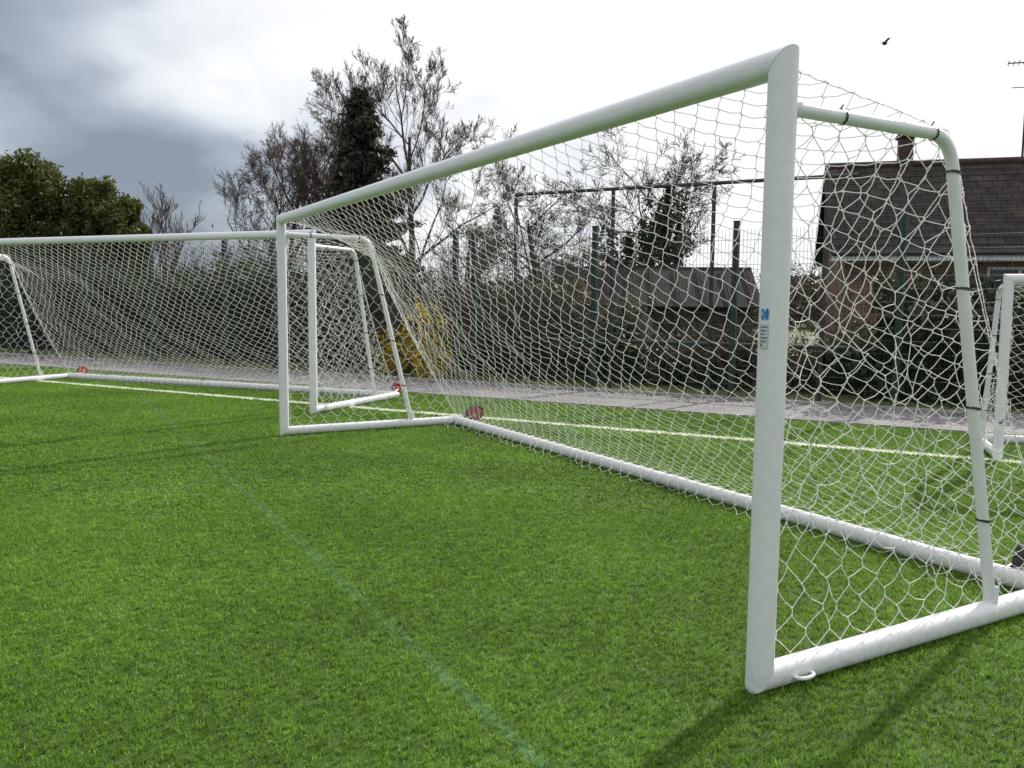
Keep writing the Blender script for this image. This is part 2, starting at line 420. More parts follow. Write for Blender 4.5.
        path=[G(e+.02*inw,tb+(D-tb)*t-.05*math.sin(math.pi*t),(zb+.01)*(1-t)+.1*t) for t in tt]
        path=np.array(path);segs0.append(path[:-1]);segs1.append(path[1:])
        path=np.array([G(e+.02*inw,ptube+.01+.004*math.sin(t*40),.1+(zb-.15)*t) for t in tt]);segs0.append(path[:-1]);segs1.append(path[1:])
    A=np.concatenate(segs0);B=np.concatenate(segs1)
    Mi=(A+B)/2;Ls=np.linalg.norm(B-A,axis=1,keepdims=True);Mi=Mi+jr.normal(0,.03,(len(A),3))*Ls-np.array([0,0,.05])*Ls
    tubes("net",np.concatenate([A,Mi]),np.concatenate([Mi,B]),twr,twr,3,M_twine,g,True)
    kn=np.unique(np.round(np.concatenate([A,B]),4),axis=0)
    tubes("net_knots",kn-np.array([0,0,twr*1.6]),kn+np.array([0,0,twr*1.6]),twr*1.7,twr*1.7,5,M_twine,g,True)
    c0=[];c1=[]
    for s in np.arange(.15,W-.1,.25): c0.append(G(s,ptube*.75,zt));c1.append(G(s,ptube*1.35,zt-.01))
    for z in np.arange(.2,zt-.1,.25):
        c0.append(G(0,ptube*.9,z));c1.append(G(0,ptube*1.3,z));c0.append(G(W,ptube*.9,z));c1.append(G(W,ptube*1.3,z))
    tubes("net_clips",c0,c1,.006,.006,6,M_joint,g)
    c0=[];c1=[]
    ties=[(tb*.32,zb),(tb*.88,zb)]
    for fr in (.07,.3,.55,.8): ties.append((tb+(sup-tb)*fr,zb*(1-fr)+ptube*1.5*fr))
    for e in (0,W):
        for i,(bb,z) in enumerate(ties):
            if i<2: c0.append(G(e,bb-.006,z));c1.append(G(e,bb+.006,z))
            else: c0.append(G(e,bb-.001,z-.006));c1.append(G(e,bb+.001,z+.006))
            c0.append(G(e+.01,bb,z+.03));c1.append(G(e-.004,bb+.006,z+.05))
    rr=np.array([.033,.003]*(len(c0)//2));tubes("cable_ties",c0,c1,rr,rr,10,M_black,g)
    return g,G,d,b
def wheel(parent,G,s,t,z,axis,R=.115,hub=M_red,w=.05):
    prof=[(0.02,w*.9),(.45*R,w*.9),(.5*R,w*.6),(.72*R,w*.6),(.76*R,w),(.93*R,w*.95),(R,w*.55),(R,-w*.55),(.93*R,-w*.95),(.76*R,-w),(.72*R,-w*.6),(.5*R,-w*.6),(.45*R,-w*.9),(.02,-w*.9)]
    ax=Vector(axis).normalized();u=ax.orthogonal().normalized();v=ax.cross(u);c=Vector(G(s,t,z));ns=28;V=[];Fs=[];mi=[]
    for r,x in prof:
        for i in range(ns):
            an=2*math.pi*i/ns;V.append(c+ax*x*.6+(u*math.cos(an)+v*math.sin(an))*r)
    for k in range(len(prof)-1):
        for i in range(ns):
            j=(i+1)%ns;Fs.append((k*ns+i,k*ns+j,(k+1)*ns+j,(k+1)*ns+i));mi.append(1 if 5<=k<=7 else 0)
    mk("wheel",V,Fs,None,parent,True,mats=[hub,M_rubber],midx=mi)
    V,Fs=tube_arrays([c-ax*w*.8],[c+ax*w*.8],.012,.012,10);mk("axle",V,Fs,M_steel,parent,True)
    V,Fs=tube_arrays([c+ax*w*.75,c-ax*w*.75],[Vector(G(s,t-.16,.09))+ax*w*.75,Vector(G(s,t-.16,.09))-ax*w*.75],.012,.012,8);mk("wheel_bracket",V,Fs,M_steel,parent,True)

G1,g1,d1,b1=build_goal("football_goal",(1.0249,3.3276),.5185,7.43,2.55,2.226,1.05,1.6,seed=3)
wheel(G1,g1,7.38,2.226+.24,.13,d1*.9+np.array([0,0,.5]),R=.135)
wheel(G1,g1,.26,2.226+.17,.125,d1,R=.12,hub=M_black)
G2,g2,d2,b2=build_goal("football_goal",(-2.7726,11.7262),1.1745,7.43,2.55,2.226,1.05,1.6,seed=11,twr=.0029)
wheel(G2,g2,.1,2.226+.2,.12,d2,R=.12);wheel(G2,g2,7.3,2.226+.2,.12,d2,R=.12)
G3,g3,d3,b3=build_goal("football_goal",(5.07+3.66*.94,8.7-3.66*.34),1.2235,3.66,1.92,1.25,.45,.95,ptube=.05,seed=21,zb=1.78,cell=.125)
V,Fs=tube_arrays([g3(3.66,-.06,.42),g3(3.66,.09,.30)],[g3(3.66,.09,.30),g3(3.66,.16,.72)],.022,.022,10);mk("strap",V,Fs,M_blue,G3,True)
P=[]
for t in np.linspace(0,math.pi,9): P.append(g1(-.050-.04*math.sin(t)**.6,.14+.05*(1-math.cos(t)),.05))
sweep("carry_handle",P,.008,.008,M_goal,G1,ns=10)
M_lab=noisy("sticker_grey",(.5,.53,.55),(.6,.63,.65),scale=40,rough=.4)
M_cy=noisy("sticker_blue",(.01,.16,.5),(.02,.22,.6),scale=40,rough=.4)
M_ink=noisy("sticker_ink",(.08,.12,.2),(.1,.14,.25),scale=40,rough=.5)
M_rd=noisy("sticker_red",(.5,.05,.04),(.55,.06,.05),scale=40,rough=.5)
def patch(name,a0,a1,z0,z1,mat,R=.0577,shape=None):
    c=np.array([1.0249,3.3276,0]);V=[];n=10
    for i in range(n+1):
        t=i/n;an=a0+(a1-a0)*t
        dv=-b1*math.cos(an)-d1*math.sin(an)
        for zz in (z0,z1):
            z=zz
            if shape=='o':
                m=(z0+z1)/2;z=m+(zz-m)*math.sqrt(max(0,1-(2*t-1)**2))
            V.append(c+dv*R+np.array([0,0,z]))
    Fs=[(2*i,2*i+2,2*i+3,2*i+1) for i in range(n)]
    mk(name,V,Fs,mat,G1,True)
patch("sticker_panel",-.25,.42,1.405,1.50,M_lab)
patch("sticker_mark_1",-.22,.08,1.515,1.56,M_cy,shape='o')
patch("sticker_mark_2",.14,.44,1.515,1.56,M_cy,shape='o')
patch("sticker_mark_3",-.12,-.02,1.53,1.547,M_white,R=.0584,shape='o')
for i in range(5): patch("sticker_line",-.2,.38-(i%3)*.1,1.485-i*.014,1.490-i*.014,M_ink,R=.0584)
patch("sticker_red",-.2,-.02,1.412,1.424,M_rd,R=.0584)

# ---------------------------------------------------------------- fences
M_green=noisy("green_powdercoat",(.006,.026,.019),(.011,.040,.029),scale=8,rough=.5)
M_dkpost=noisy("grey_post",(.025,.029,.033),(.045,.05,.055),scale=8,rough=.5)
fence=empty("mesh_fence")
fc=14.3;HF=2.95
ss=[-3.41-2.53*k for k in range(-5,3)]+[-8.9,-11.4,-13.7,-15.2]+[-15.2-2.5*k for k in range(1,9)]
ss=sorted(set(round(s,2) for s in ss))
for s in ss:
    p=cs(fc,s);box("post",(p[0],p[1],HF/2),(.09,.09,HF),M_green,fence,rot=ang)
    box("post_cap",(p[0],p[1],HF+.012),(.10,.10,.02),M_green,fence,rot=ang)
s0,s1=ss[0],ss[-1]
A=[];B=[]
for s in np.arange(s0,s1,.06):
    p=cs(fc-.05,s);A.append((p[0],p[1],.03));B.append((p[0],p[1],HF-.12))
for z in np.arange(.05,HF-.1,.2):
    for o in (-.057,-.043):
        p=cs(fc+o,s0);q=cs(fc+o,s1);A.append((p[0],p[1],z));B.append((q[0],q[1],z))
tubes("wire_panel",A,B,.0033,.0033,3,M_green,fence,False)
bs=empty("ball_stop_frame")
A=[];B=[]
c2=14.65
for s in (-7.75,-5.75,-3.9,-2.05):
    p=cs(c2,s);A.append((p[0],p[1],0));B.append((p[0],p[1],3.66))
tubes("uprights",A,B,.036,.036,12,M_dkpost,bs)
p=cs(c2,-7.75);q=cs(c2,-1.6)
tubes("top_rail",[(p[0],p[1],3.66),(p[0],p[1],.9)],[(q[0],q[1],3.66),(q[0],q[1],.9)],.032,.032,12,M_dkpost,bs)
p2=cs(c2+.7,-7.2);tubes("brace",[(p[0],p[1],3.4)],[(p2[0],p2[1],0)],.014,.014,8,M_dkpost,bs)

# ---------------------------------------------------------------- vegetation
M_bark=noisy("bark",(.055,.043,.036),(.12,.098,.078),scale=9,rough=.95,bump=.5)
M_twig=noisy("twigs",(.07,.048,.04),(.14,.098,.08),scale=2,rough=.95)
def grow_tree(name,loc,Ht,seed,spread=.5,levels=5,kids=(4,6),trunkf=.35,r0=None,up=.25,tw=.007,parent=None,lean=(0,0),mat=None,wid=1.0,ratio=(.5,.64)):
    R=random.Random(seed);S0=[];S1=[];Q0=[];Q1=[]
    r0=r0 or Ht*.018
    def br(p,dv,L,r,lev):
        n=6 if lev<1 else (5 if lev<3 else 3)
        pts=[p];rs=[r];dd=dv.copy()
        for i in range(n):
            j=Vector((R.gauss(0,1),R.gauss(0,1),R.gauss(0,1)))*(.06 if lev==0 else .13)
            dd=(dd+j+Vector((0,0,up*.35))*(1 if lev else 0)).normalized()
            pts.append(pts[-1]+dd*L/n)
            rs.append(max(r*(1-(i+1)/n*.7),tw*.5))
        for i in range(n):
            S0.append(pts[i]);S1.append(pts[i+1]);Q0.append(rs[i]);Q1.append(rs[i+1])
        if lev>=levels: return
        k=R.randint(*kids)+(6 if lev==0 else 0)
        for c in range(k):
            t=(R.uniform(.12,1.0))*n
            if lev==0: t=(trunkf+(1-trunkf)*(c+R.random())/k)*n
            i=min(int(t),n-1);fr=t-i;q=pts[i].lerp(pts[i+1],fr)
            base=(pts[i+1]-pts[i]).normalized()
            az=R.uniform(0,6.283) if lev else c*2.4+R.uniform(-.4,.4)
            ot=base.orthogonal().normalized();ot.rotate(Matrix.Rotation(az,3,base))
            an=R.uniform(.45,.95)*(1.0 if lev else 1.15)*spread*1.6
            nd=(base*math.cos(an)+ot*math.sin(an)).normalized()
            nd=(nd+Vector((0,0,up))).normalized()
            LL=L*R.uniform(*ratio)*(1.2-.5*t/n if lev==0 else 1.1-.35*t/n)
            br(q,nd,LL,max(rs[i]*R.uniform(.4,.58),tw),lev+1)
    br(Vector((0,0,-.1)),Vector((lean[0],lean[1],1)).normalized(),Ht*.72,r0,0)
    S0n=np.array(S0);S1n=np.array(S1)
    top=np.percentile(S1n[:,2],99.8);sc=Ht/top*np.array([wid,wid,1.])
    V,Fs=tube_arrays(S0n*sc,S1n*sc,np.array(Q0),np.array(Q1),3 if len(S0)>20000 else 4)
    o=mk(name,V,Fs,mat or M_bark,parent,True);o.location=(loc[0],loc[1],0)
    return o,S1n*sc,np.array(Q0)
def cards(C,size,attr_fn=None,flat=0.0,elong=1.5):
    n=len(C);a=rng.normal(size=(n,3));a[:,2]*=(1-flat);a/=np.linalg.norm(a,axis=1,keepdims=True)
    b=rng.normal(size=(n,3));b-=a*(a*b).sum(1,keepdims=True);b/=np.linalg.norm(b,axis=1,keepdims=True)
    s=size*rng.uniform(.6,1.3,(n,1))
    a=a*s*elong/2;b=b*s/2
    V=np.stack([C-a,C+b*.9,C+a,C-b*.9],1).reshape(-1,3)
    Fs=(np.arange(n)*4)[:,None]+np.array([[0,1,2,3]])
    return V,Fs,np.repeat(rng.random(n),4)
M_ivy=leafmat("ivy_leaves",(.012,.020,.012),(.04,.06,.026),.12)
M_hedge=leafmat("hedge_leaves",(.016,.030,.014),(.065,.10,.036),.2,scale=.9)
M_hedged=leafmat("dark_hedge_leaves",(.009,.015,.008),(.036,.055,.02),.12,scale=1.2)
M_conif=leafmat("conifer_foliage",(.026,.040,.010),(.15,.165,.032),.33,scale=.9)
M_spruce=leafmat("spruce_needles",(.020,.021,.016),(.065,.062,.04),.12,scale=.9)
M_scrub=leafmat("dry_scrub",(.045,.037,.024),(.16,.13,.07),.2,scale=.8)
M_yel=leafmat("yellow_blossom",(.6,.42,.02),(.8,.64,.05),.3)
M_litter=leafmat("dead_leaves",(.08,.05,.025),(.2,.13,.06),.1)
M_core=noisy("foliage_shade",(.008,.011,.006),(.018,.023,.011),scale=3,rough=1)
# wind-blown leaf litter along the path edge
n=1500;s=rng.uniform(-30,14,n);c=14.05-np.abs(rng.normal(0,.28,n))
V,Fs,at=cards(np.stack([NRM[0]*c+DIR[0]*s,NRM[1]*c+DIR[1]*s,np.full(n,.013)],1),.035,flat=.9)
V[:,2]=np.clip(V[:,2],.007,.03);mk("leaf_litter",V,Fs,M_litter,None,False,at)

grow_tree("bare_tree",(-4.3,35.5),12.2,41,spread=.50,levels=6,kids=(4,5),up=.13,tw=.008,trunkf=.22,wid=.86)
grow_tree("bare_tree",(-10.4,38),9.9,8,spread=.55,levels=5,kids=(5,6),up=.12,tw=.009,trunkf=.15,mat=M_twig,wid=1.05)
grow_tree("bare_tree",(-7.8,39),9.8,12,spread=.5,levels=5,kids=(5,6),up=.14,tw=.009,trunkf=.15,mat=M_twig,wid=.9)
grow_tree("bare_tree",(.8,28),6.0,15,spread=.75,levels=5,kids=(4,5),up=.05,tw=.008,trunkf=.25,r0=.17,wid=1.1)
grow_tree("bare_tree",(-1.5,31),5.7,19,spread=.65,levels=5,kids=(4,5),up=.10,tw=.008,trunkf=.2,mat=M_twig)
grow_tree("bare_tree",(-14.0,34),6.3,25,spread=.5,levels=4,kids=(4,5),up=.3,tw=.009,trunkf=.1,mat=M_twig)
# ivy-clad tree
iv=empty("ivy_clad_tree",(3.75,25,0))
o,tips,rad=grow_tree("trunk_and_branches",(0,0),6.8,31,spread=.62,levels=5,kids=(4,5),up=.08,tw=.008,trunkf=.25,parent=iv,r0=.15)
big=rad>.03;C=[]
for p,r in zip(tips[big],rad[big]):
    if p[2]<4.6:
        k=int(120*min(r,.12)/.06)+20;C.append(p+rng.normal(0,1,(k,3))*np.array([.13,.13,.2])*(1+r*2))
for (x,y,z0,z1,wd) in ((.72,0,.5,5.0,.27),(1.1,.1,.3,4.0,.24),(-.35,.2,.3,3.5,.28),(.2,0,0,3.0,.2)):
    n=3000;z=z0+(z1-z0)*rng.random(n)**1.25;k=wd*(1-.75*(z-z0)/(z1-z0))*(1+.4*np.sin(z*5+x*9))
    C.append(np.stack([x+rng.normal(0,1,n)*k*.6,y+rng.normal(0,1,n)*k*.6,z+rng.normal(0,.12,n)],1))
V,Fs,at=cards(np.concatenate(C),.085);mk("ivy",V,Fs,M_ivy,iv,False,at)
def spruce(name,loc,Ht,wd,seed,mat):
    e=empty(name,(loc[0],loc[1],0));r=np.random.default_rng(seed);C=[];A=[];B=[]
    tubes("trunk",[(0,0,0)],[(0,0,Ht)],.16,.02,8,M_bark,e)
    for z in np.arange(.8,Ht-.1,.15):
        k=(1-z/Ht)**.75*wd*r.uniform(.6,1.15)+.10
        for i in range(8):
            an=r.uniform(0,6.283);L=k*r.uniform(.6,1.15);n=max(int(L*100),18);t=np.sqrt(r.random(n))
            px=np.cos(an)*t*L;py=np.sin(an)*t*L;pz=z-.35*t*L+.12*(t*L)**2
            C.append(np.stack([px,py,pz],1)+r.normal(0,1,(n,3))*np.array([.10,.10,.06]))
            A.append((0,0,z));B.append((np.cos(an)*L,np.sin(an)*L,z-.25*L));
    tubes("boughs",A,B,.02,.006,4,M_bark,e)
    V,Fs,at=cards(np.concatenate(C),.09,elong=2.4);mk("needles",V,Fs,mat,e,False,at)
spruce("spruce_tree",(-5.7,32),9.5,2.7,3,M_spruce)
def evergreen(name,loc,Ht,Rd,seed,mat,n_cl=120,size=.085,per=340,z0=.3):
    e=empty(name,(loc[0],loc[1],0));r=np.random.default_rng(seed);C=[];cl=[]
    for i in range(n_cl):
        z=z0+(Ht-z0-.2)*r.random()**.9;fr=(z-z0)/(Ht-z0)
        rr=Rd*math.sqrt(max(.02,1-(max(0,fr-.2)/.82)**1.8))*r.uniform(.55,1.0)
        an=r.uniform(0,6.283);cl.append((rr*math.cos(an),rr*math.sin(an),z))
    cl.append((0,0,Ht-.3))
    for c in cl:
        q=r.normal(0,1,(per,3));q/=np.linalg.norm(q,axis=1,keepdims=True);q*=r.uniform(.3,1.2,(per,1))*np.array([.42,.42,.6])*Rd*.42*r.uniform(.5,1.2)*1.2
        C.append(q+np.array(c))
    V,Fs,at=cards(np.concatenate(C),size,elong=1.9);mk("foliage",V,Fs,mat,e,False,at)
    A=[(0,0,0)]+[(0,0,max(.2,c[2]-.8)) for c in cl[::4]];B=[(0,0,Ht*.9)]+[c for c in cl[::4]]
    tubes("trunk_and_limbs",A,B,[.16]+[.05]*(len(A)-1),[.03]+[.015]*(len(A)-1),6,M_bark,e)
evergreen("evergreen_tree",(-17.0,30),6.35,1.8,1,M_conif,n_cl=170)
evergreen("evergreen_tree",(-14.9,30.3),5.7,1.45,2,M_conif,n_cl=130)
evergreen("evergreen_tree",(-19.6,31),6.1,1.9,4,M_conif,n_cl=160)
evergreen("evergreen_tree",(-13.7,30),5.0,1.2,6,M_conif,n_cl=90)

def hedge(name,c0,c1,sa,sb,Ht,mat,seed,dens=230,size=.075,bumps=.35,core=True,z0=0):
    e=empty(name);r=np.random.default_rng(seed);L=sb-sa
    def hh(s): 
        return Ht*(1+bumps*.5*(np.sin(s*1.1+seed)+.6*np.sin(s*2.7+seed*2)+.4*np.sin(s*5.3+seed*3))/2)
    n=int(dens*L*(Ht+(c1-c0)))
    s=r.uniform(sa,sb,n);k=r.random(n);H_=hh(s)
    topf=(c1-c0)/(Ht+(c1-c0))
    isT=k<topf
    c=np.where(isT,r.uniform(c0,c1,n),c0+.12*r.normal(0,1,n)+.1*np.sin(s*3+seed))
    z=np.where(isT,H_-.25*((c-c0-(c1-c0)/2)/(c1-c0)*2)**2*Ht*.3,r.random(n)*H_)
    z=z+r.normal(0,.09,n)+.12*np.sin(s*7+c*5)*isT+isT*(r.random(n)<.12)*r.exponential(.16,n)
    c=c+ (.16*np.sin(z*4+s*2)+.12*np.sin(s*6.1+z*2.3))*(~isT)
    z=np.maximum(z,.02)
    P=np.stack([NRM[0]*c+DIR[0]*s,NRM[1]*c+DIR[1]*s,z+z0],1)
    V,Fs,at=cards(P,size,elong=1.7);mk("foliage",V,Fs,mat,e,False,at)
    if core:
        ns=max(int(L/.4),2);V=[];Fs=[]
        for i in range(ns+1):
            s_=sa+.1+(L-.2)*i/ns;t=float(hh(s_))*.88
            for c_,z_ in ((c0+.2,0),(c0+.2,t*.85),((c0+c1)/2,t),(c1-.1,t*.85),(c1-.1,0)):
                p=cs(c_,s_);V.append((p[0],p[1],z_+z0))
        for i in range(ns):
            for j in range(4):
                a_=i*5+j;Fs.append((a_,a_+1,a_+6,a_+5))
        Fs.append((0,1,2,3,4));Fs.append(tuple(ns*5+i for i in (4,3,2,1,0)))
        mk("shade_core",V,Fs,M_core,e)  # solid filler behind the leaf cards, coloured near-black as the shade inside the hedge
    return e
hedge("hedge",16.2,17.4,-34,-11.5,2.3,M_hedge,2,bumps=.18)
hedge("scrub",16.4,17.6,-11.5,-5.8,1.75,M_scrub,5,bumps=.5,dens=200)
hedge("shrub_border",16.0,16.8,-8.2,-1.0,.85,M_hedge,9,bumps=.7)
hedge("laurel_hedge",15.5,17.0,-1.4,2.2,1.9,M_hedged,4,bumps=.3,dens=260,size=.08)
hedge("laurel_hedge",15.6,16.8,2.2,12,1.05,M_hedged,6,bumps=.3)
def stems(name,c,sa,sb,n,Ht,seed,mat=M_twig,lf=None,r_=.006,nl=0):
    e=empty(name);r=np.random.default_rng(seed);A=[];B=[];C=[]
    for i in range(n):
        s=r.uniform(sa,sb);cc=c+r.normal(0,.35);p=cs(cc,s);q=np.array([p[0],p[1],0.]);dv=np.array([r.normal(0,.3),r.normal(0,.3),1.]);
        L=Ht*r.uniform(.5,1.1)
        for k in range(6):
            dv=dv/np.linalg.norm(dv);q2=q+dv*L/6;A.append(q);B.append(q2)
            if k>1:
                for m_ in range(3):
                    w_=r.normal(0,1,3);w_[2]=abs(w_[2]);w_/=np.linalg.norm(w_);A.append(q2);B.append(q2+w_*L*.16)
            if nl: C.append(q+(q2-q)*r.random((nl,1))+r.normal(0,.04,(nl,3)))
            q=q2;dv=dv+r.normal(0,.22,3)-np.array([0,0,.05*k])
    tubes("stems",A,B,r_,r_*.8,3,mat,e,False)
    if nl:
        V,Fs,at=cards(np.concatenate(C),.05);mk("blossom",V,Fs,lf,e,False,at)
stems("bramble_thicket",15.9,-14,-6.5,330,2.1,3)
stems("bramble_thicket",15.9,-6.5,-2,90,1.4,13)
stems("bramble_thicket",18.5,-30,-8,500,3.4,6)
stems("forsythia_bush",15.2,-10.2,-9.5,36,1.55,8,M_twig,M_yel,.005,15)
stems("forsythia_bush",15.3,-11.3,-10.9,18,1.2,9,M_twig,M_yel,.005,13)
stems("thin_saplings",17.2,-3,4,60,2.6,10)
# distant tree mass
A=[];B=[]
r=np.random.default_rng(44)
for i in range(900):
    x=r.uniform(-75,80);y=62+r.normal(0,3);Ht=r.uniform(2.5,5.0)+1.2*math.sin(x*.3);q=np.array([x,y,0.]);dv=np.array([0,0,1.])
    for k in range(5):
        q2=q+dv/np.linalg.norm(dv)*Ht/5;A.append(q);B.append(q2)
        for m_ in range(5):
            w_=r.normal(0,1,3);w_[2]=abs(w_[2])+.3;w_/=np.linalg.norm(w_);A.append(q2);B.append(q2+w_*Ht*.2)
        q=q2;dv=dv+r.normal(0,.2,3)
tm=empty("distant_trees");tubes("branches",A,B,.03,.018,3,M_twig,tm,False)
n=60000;x=r.uniform(-75,80,n);P=np.stack([x,62+r.normal(0,2,n),r.random(n)**.7*(2.6+.9*np.sin(x*.35)+.5*np.sin(x*1.3))],1)
V,Fs,at=cards(P,.3);mk("undergrowth",V,Fs,M_scrub,tm,False,at)

# ---------------------------------------------------------------- house
def rooftile(name,c1,c2,bw=.30,rh=.26,mort=(.012,.011,.011),ms=.012):
    m,nt,b=newmat(name)
    tcn=N(nt,"ShaderNodeTexCoord")
    br=N(nt,"ShaderNodeTexBrick",Scale=1.0);br.offset=.5
    br.inputs["Color1"].default_value=(*c1,1);br.inputs["Color2"].default_value=(*c2,1);br.inputs["Mortar"].default_value=(*mort,1)
    br.inputs["Mortar Size"].default_value=ms;br.inputs["Brick Width"].default_value=bw;br.inputs["Row Height"].default_value=rh
    nt.links.new(tcn.outputs["UV"],br.inputs["Vector"])
    t=N(nt,"ShaderNodeTexNoise",Scale=2.2,Detail=7);nt.links.new(tcn.outputs["UV"],t.inputs["Vector"])
    rr=ramp(nt,t.outputs[0],[(.35,(.65,.65,.65)),(.65,(1.3,1.25,1.15))])
    mx=N(nt,"ShaderNodeMix",data_type='RGBA',blend_type='MULTIPLY');mx.inputs[0].default_value=1
    nt.links.new(br.outputs[0],mx.inputs[6]);nt.links.new(rr.outputs[0],mx.inputs[7]);nt.links.new(mx.outputs[2],b.inputs["Base Color"])
    b.inputs["Roughness"].default_value=.9;b.inputs["Specular IOR Level"].default_value=.2
    bp=N(nt,"ShaderNodeBump",Strength=.6,Distance=.03);nt.links.new(br.outputs["Fac"],bp.inputs["Height"]);bp.invert=True;nt.links.new(bp.outputs[0],b.inputs["Normal"])
    return m
def uvquad(o,uvs):
    l=o.data.uv_layers.new(name="UVMap")
    for i,uv in enumerate(uvs): l.data[i].uv=uv
def uvbox(o):
    l=o.data.uv_layers.new(name="UVMap")
    for p in o.data.polygons:
        for li in p.loop_indices:
            v=o.data.vertices[o.data.loops[li].vertex_index].co
            l.data[li].uv=(v.x if abs(p.normal.y)>.5 else v.y, v.z)
M_tile=rooftile("brown_roof_tiles",(.042,.033,.034),(.060,.047,.046))
M_wallb=rooftile("red_brown_brick",(.17,.095,.07),(.25,.145,.105),.225,.075,(.25,.23,.2),.006)
M_brick=noisy("chimney_brick",(.05,.03,.027),(.09,.05,.042),scale=9,rough=.9,bump=.4)
M_upvc=noisy("upvc_white",(.74,.75,.76),(.8,.81,.81),scale=5,rough=.35)
M_glass,ntg,bgl=newmat("window_glass");bgl.inputs["Base Color"].default_value=(.05,.06,.07,1);bgl.inputs["Roughness"].default_value=.05;bgl.inputs["Specular IOR Level"].default_value=.8
M_slate=noisy("dark_fascia",(.03,.03,.03),(.05,.05,.05),scale=5,rough=.6)
def build_house():
    dx=np.array([.96,-.28]);dy=np.array([.28,.96]);O=np.array([6.80,18.12]);L=10.5;Dp=6.0
    e=empty("house",(O[0],O[1],0));e.rotation_euler[2]=math.atan2(dx[1],dx[0])
    ez=2.72;rz=4.95
    wx0,wx1,wz0,wz1=3.0,5.4,1.28,2.42
    def q(name,V,mat,Fs=[(0,1,2,3)]): return mk(name,V,Fs,mat,e)
    y=.25
    x0=.25;x1=L-.25
    for nm,a,b_,c,d_ in (("wall_front_left",x0,wx0,0,ez),("wall_front_right",wx1,x1,0,ez),("wall_front_under",wx0,wx1,0,wz0),("wall_front_over",wx0,wx1,wz1,ez)):
        V,Fs=box_arr((a+b_)/2,y+.12,(c+d_)/2,b_-a,.24,d_-c);uvbox(mk(nm,V,Fs,M_wallb,e))
    uvbox(q("wall_gable_left",[(x0,y+.24,0),(x0,Dp-y,0),(x0,Dp-y,ez),(x0,Dp/2,rz-.1),(x0,y+.24,ez)],M_wallb,[(0,1,2,3,4)]))
    uvbox(q("wall_gable_right",[(x1,y+.24,0),(x1,Dp-y,0),(x1,Dp-y,ez),(x1,Dp/2,rz-.1),(x1,y+.24,ez)],M_wallb,[(0,1,2,3,4)]))
    uvbox(q("wall_back",[(x0,Dp-y,0),(x1,Dp-y,0),(x1,Dp-y,ez),(x0,Dp-y,ez)],M_wallb))
    sl=math.hypot(Dp/2,rz-ez)
    for nm,ya,yb in (("roof_front",-.12,Dp/2),("roof_back",Dp+.12,Dp/2)):
        o=q(nm,[(-.05,ya,ez-.02),(L+.05,ya,ez-.02),(L+.05,yb,rz),(-.05,yb,rz)],M_tile)
        uvquad(o,[(0,0),(L,0),(L,sl),(0,sl)])
        s=o.modifiers.new("s",'SOLIDIFY');s.thickness=.07;s.offset=-1
    A=[];B=[]
    for k in range(1,13):
        t=k/13;yy=-.12+(Dp/2+.12)*t;z_=ez-.02+(rz-ez+.02)*t
        A.append((-.04,yy,z_+.005));B.append((L+.04,yy,z_+.005))
    tubes("tile_courses",A,B,.012,.012,4,M_slate,e,False)
    tubes("ridge_tiles",[(-.06,Dp/2,rz+.01)],[(L+.06,Dp/2,rz+.01)],.09,.09,10,M_brick,e)
    V,Fs=box_arr(L/2,-.15,ez-.12,L+.1,.03,.14);mk("fascia",V,Fs,M_upvc,e)
    V,Fs=box_arr(L/2,.05,ez-.17,L+.1,.36,.02);mk("soffit",V,Fs,M_upvc,e)
    tubes("gutter",[(-.05,-.22,ez-.04)],[(L+.05,-.22,ez-.04)],.05,.05,12,M_slate,e)
    tubes("downpipe",[(2.6,.18,.0)],[(2.6,.18,ez-.1)],.035,.035,10,M_upvc,e)
    for yy,zz,y2,z2 in ((-.14,ez-.07,Dp/2,rz-.05),(Dp+.14,ez-.07,Dp/2,rz-.05)):
        q("bargeboard",[(-.08,yy,zz-.14),(-.08,y2,z2-.14),(-.08,y2,z2),(-.08,yy,zz)],M_slate)
    fr=.06
    bars=[((wx0+wx1)/2,wz0+fr/2,wx1-wx0,fr),((wx0+wx1)/2,wz1-fr/2,wx1-wx0,fr)]
    for k in range(5):
        xx=wx0+fr/2+(wx1-wx0-fr)*k/4;bars.append((xx,(wz0+wz1)/2,fr,wz1-wz0-2*fr-.002))
    for (bx,bz,sx_,sz_) in bars:
        V,Fs=box_arr(bx,y+.08,bz,sx_,.07,sz_);mk("window_frame",V,Fs,M_upvc,e)
    V,Fs=box_arr((wx0+wx1)/2,y+.08,wz1-.36,wx1-wx0-.14,.05,.04);mk("window_transom",V,Fs,M_upvc,e)
    q("window_glass",[(wx0,y+.11,wz0),(wx1,y+.11,wz0),(wx1,y+.11,wz1),(wx0,y+.11,wz1)],M_glass)
    V,Fs=box_arr((wx0+wx1)/2,y-.04,wz0-.04,wx1-wx0+.2,.16,.06);mk("window_sill",V,Fs,M_conc,e)
    for cx,wd in ((1.72,.30),(4.95,.5)):
        hgt=.62 if wd<.4 else .45
        V,Fs=box_arr(cx,Dp/2,rz+hgt/2-.2,wd,.4,hgt+.4);mk("chimney_stack",V,Fs,M_brick,e)
        V,Fs=box_arr(cx,Dp/2,rz+hgt+.03,wd+.10,.52,.07);mk("chimney_cap",V,Fs,M_brick,e)
        prof=[(.12,0),(.10,.16),(.13,.2),(.11,.26)]
        tubes("chimney_pot",[(cx,Dp/2,rz+hgt+.06+a[1]) for a in prof[:-1]],[(cx,Dp/2,rz+hgt+.06+a[1]) for a in prof[1:]],[a[0] for a in prof[:-1]],[a[0] for a in prof[1:]],12,M_brick,e)
    ax_=4.2;A=[(ax_,Dp/2,rz)];B=[(ax_,Dp/2,7.25)]
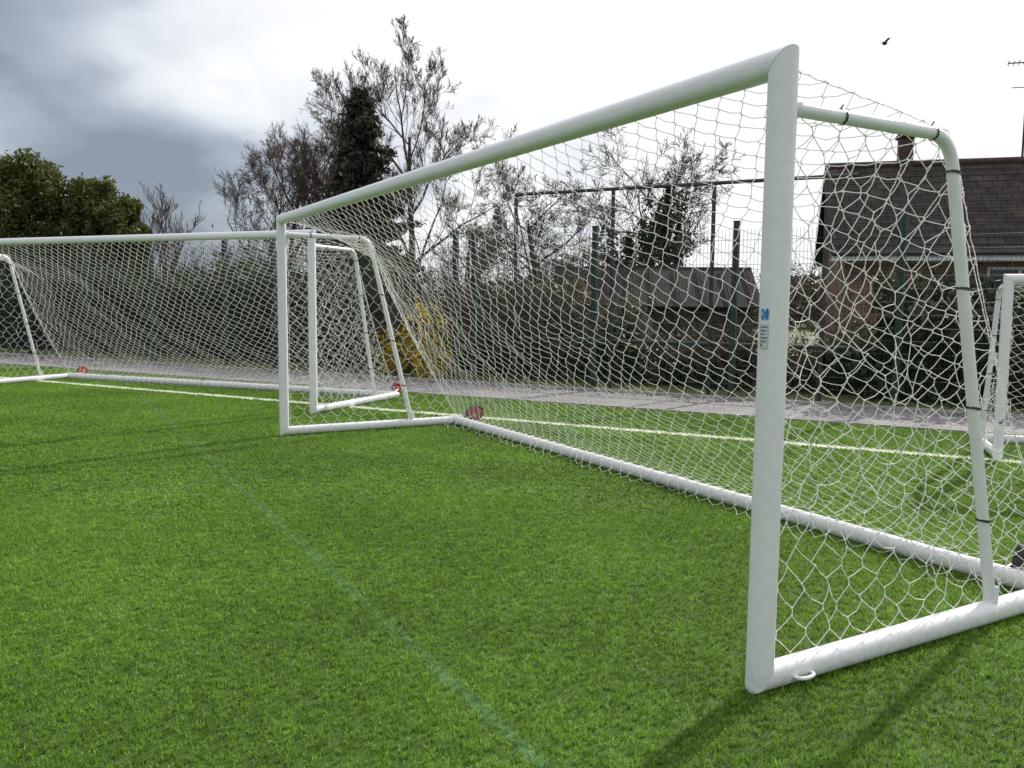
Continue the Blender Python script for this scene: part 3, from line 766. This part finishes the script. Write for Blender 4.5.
    A.append((ax_-.42,Dp/2,7.15));B.append((ax_+.5,Dp/2,7.15))
    for k in range(9):
        xx=ax_-.4+k*.105;A.append((xx,Dp/2-.14,7.15));B.append((xx,Dp/2+.14,7.15));A.append((xx,Dp/2,7.15-.07));B.append((xx,Dp/2,7.15+.07))
    A.append((ax_-.3,Dp/2,6.6));B.append((ax_+.3,Dp/2,6.6))
    rr=np.array([.026,.013]+[.006]*18+[.01]);tubes("tv_aerial",A,B,rr,rr,6,M_dkpost,e)
build_house()
# ---------------------------------------------------------------- shed
def build_shed():
    e=empty("garden_shed",(1.1,20.6,0));e.rotation_euler[2]=math.radians(-5)
    M_w=noisy("shed_timber",(.04,.027,.021),(.08,.054,.041),scale=4,rough=.9)
    M_r=noisy("shed_felt",(.018,.015,.015),(.034,.028,.027),scale=5,rough=.95,bump=.4)
    L,Dp,ez,rz=4.7,3.0,1.62,2.5
    for k in range(11):
        V,Fs=box_arr(L/2,.02,ez*(k+.5)/11,L-.1,.03,ez/11-.006);mk("weatherboard",V,Fs,M_w,e)
    for x in (.05,L-.05):
        mk("gable",[(x,.04,0),(x,Dp,0),(x,Dp,ez),(x,Dp/2,rz-.05),(x,.04,ez)],[(0,1,2,3,4)],M_w,e)
    mk("backing",[(.06,.06,0),(L-.06,.06,0),(L-.06,.06,ez),(.06,.06,ez)],[(0,1,2,3)],M_w,e)
    for ya,yb in ((-.2,Dp/2),(Dp+.2,Dp/2)):
        o=mk("roof",[(-.15,ya,ez-.08),(L+.15,ya,ez-.08),(L+.15,yb,rz),(-.15,yb,rz)],[(0,1,2,3)],M_r,e)
        s=o.modifiers.new("s",'SOLIDIFY');s.thickness=.05
    for x in np.linspace(0,L,9): tubes("roof_batten",[(x,-.19,ez-.03)],[(x,Dp/2-.05,rz+.02)],.018,.018,6,M_r,e)
    box("door",(3.2,-.01,.75),(.8,.03,1.45),M_w,e)
    for x in (2.78,3.62): box("door_frame",(x,-.02,.76),(.05,.05,1.5),M_w,e)
build_shed()
# ---------------------------------------------------------------- bird
def bird():
    e=empty("flying_bird",(10.65,25.2,9.15));e.rotation_euler=(0,math.radians(-12),math.radians(35));e.scale=(.9,)*3
    mb=noisy("dark_plumage",(.01,.01,.011),(.025,.024,.024),scale=30,rough=.7)
    pr=[(-.15,.003),(-.11,.022),(-.04,.055),(.03,.06),(.08,.038),(.11,.032),(.135,.02),(.15,.007),(.175,.001)]
    tubes("body",[(a[0],0,0) for a in pr[:-1]],[(a[0],0,0) for a in pr[1:]],[a[1] for a in pr[:-1]],[a[1] for a in pr[1:]],10,mb,e)
    mk("tail",[(-.13,-.012,0),(-.13,.012,0),(-.22,.04,.004),(-.23,0,.004),(-.22,-.04,.004)],[(0,1,2,3,4)],mb,e)
    for s in (-1,1):
        mk("wing",[(.08,.02*s,.02),(-.08,.02*s,.02),(.095,.11*s,.09),(-.085,.10*s,.085),(.03,.19*s,.13),(-.06,.16*s,.125),(-.02,.22*s,.13)],[(0,1,3,2),(2,3,5,4),(4,5,6)],mb,e)
bird()
print("tiles",cnt)
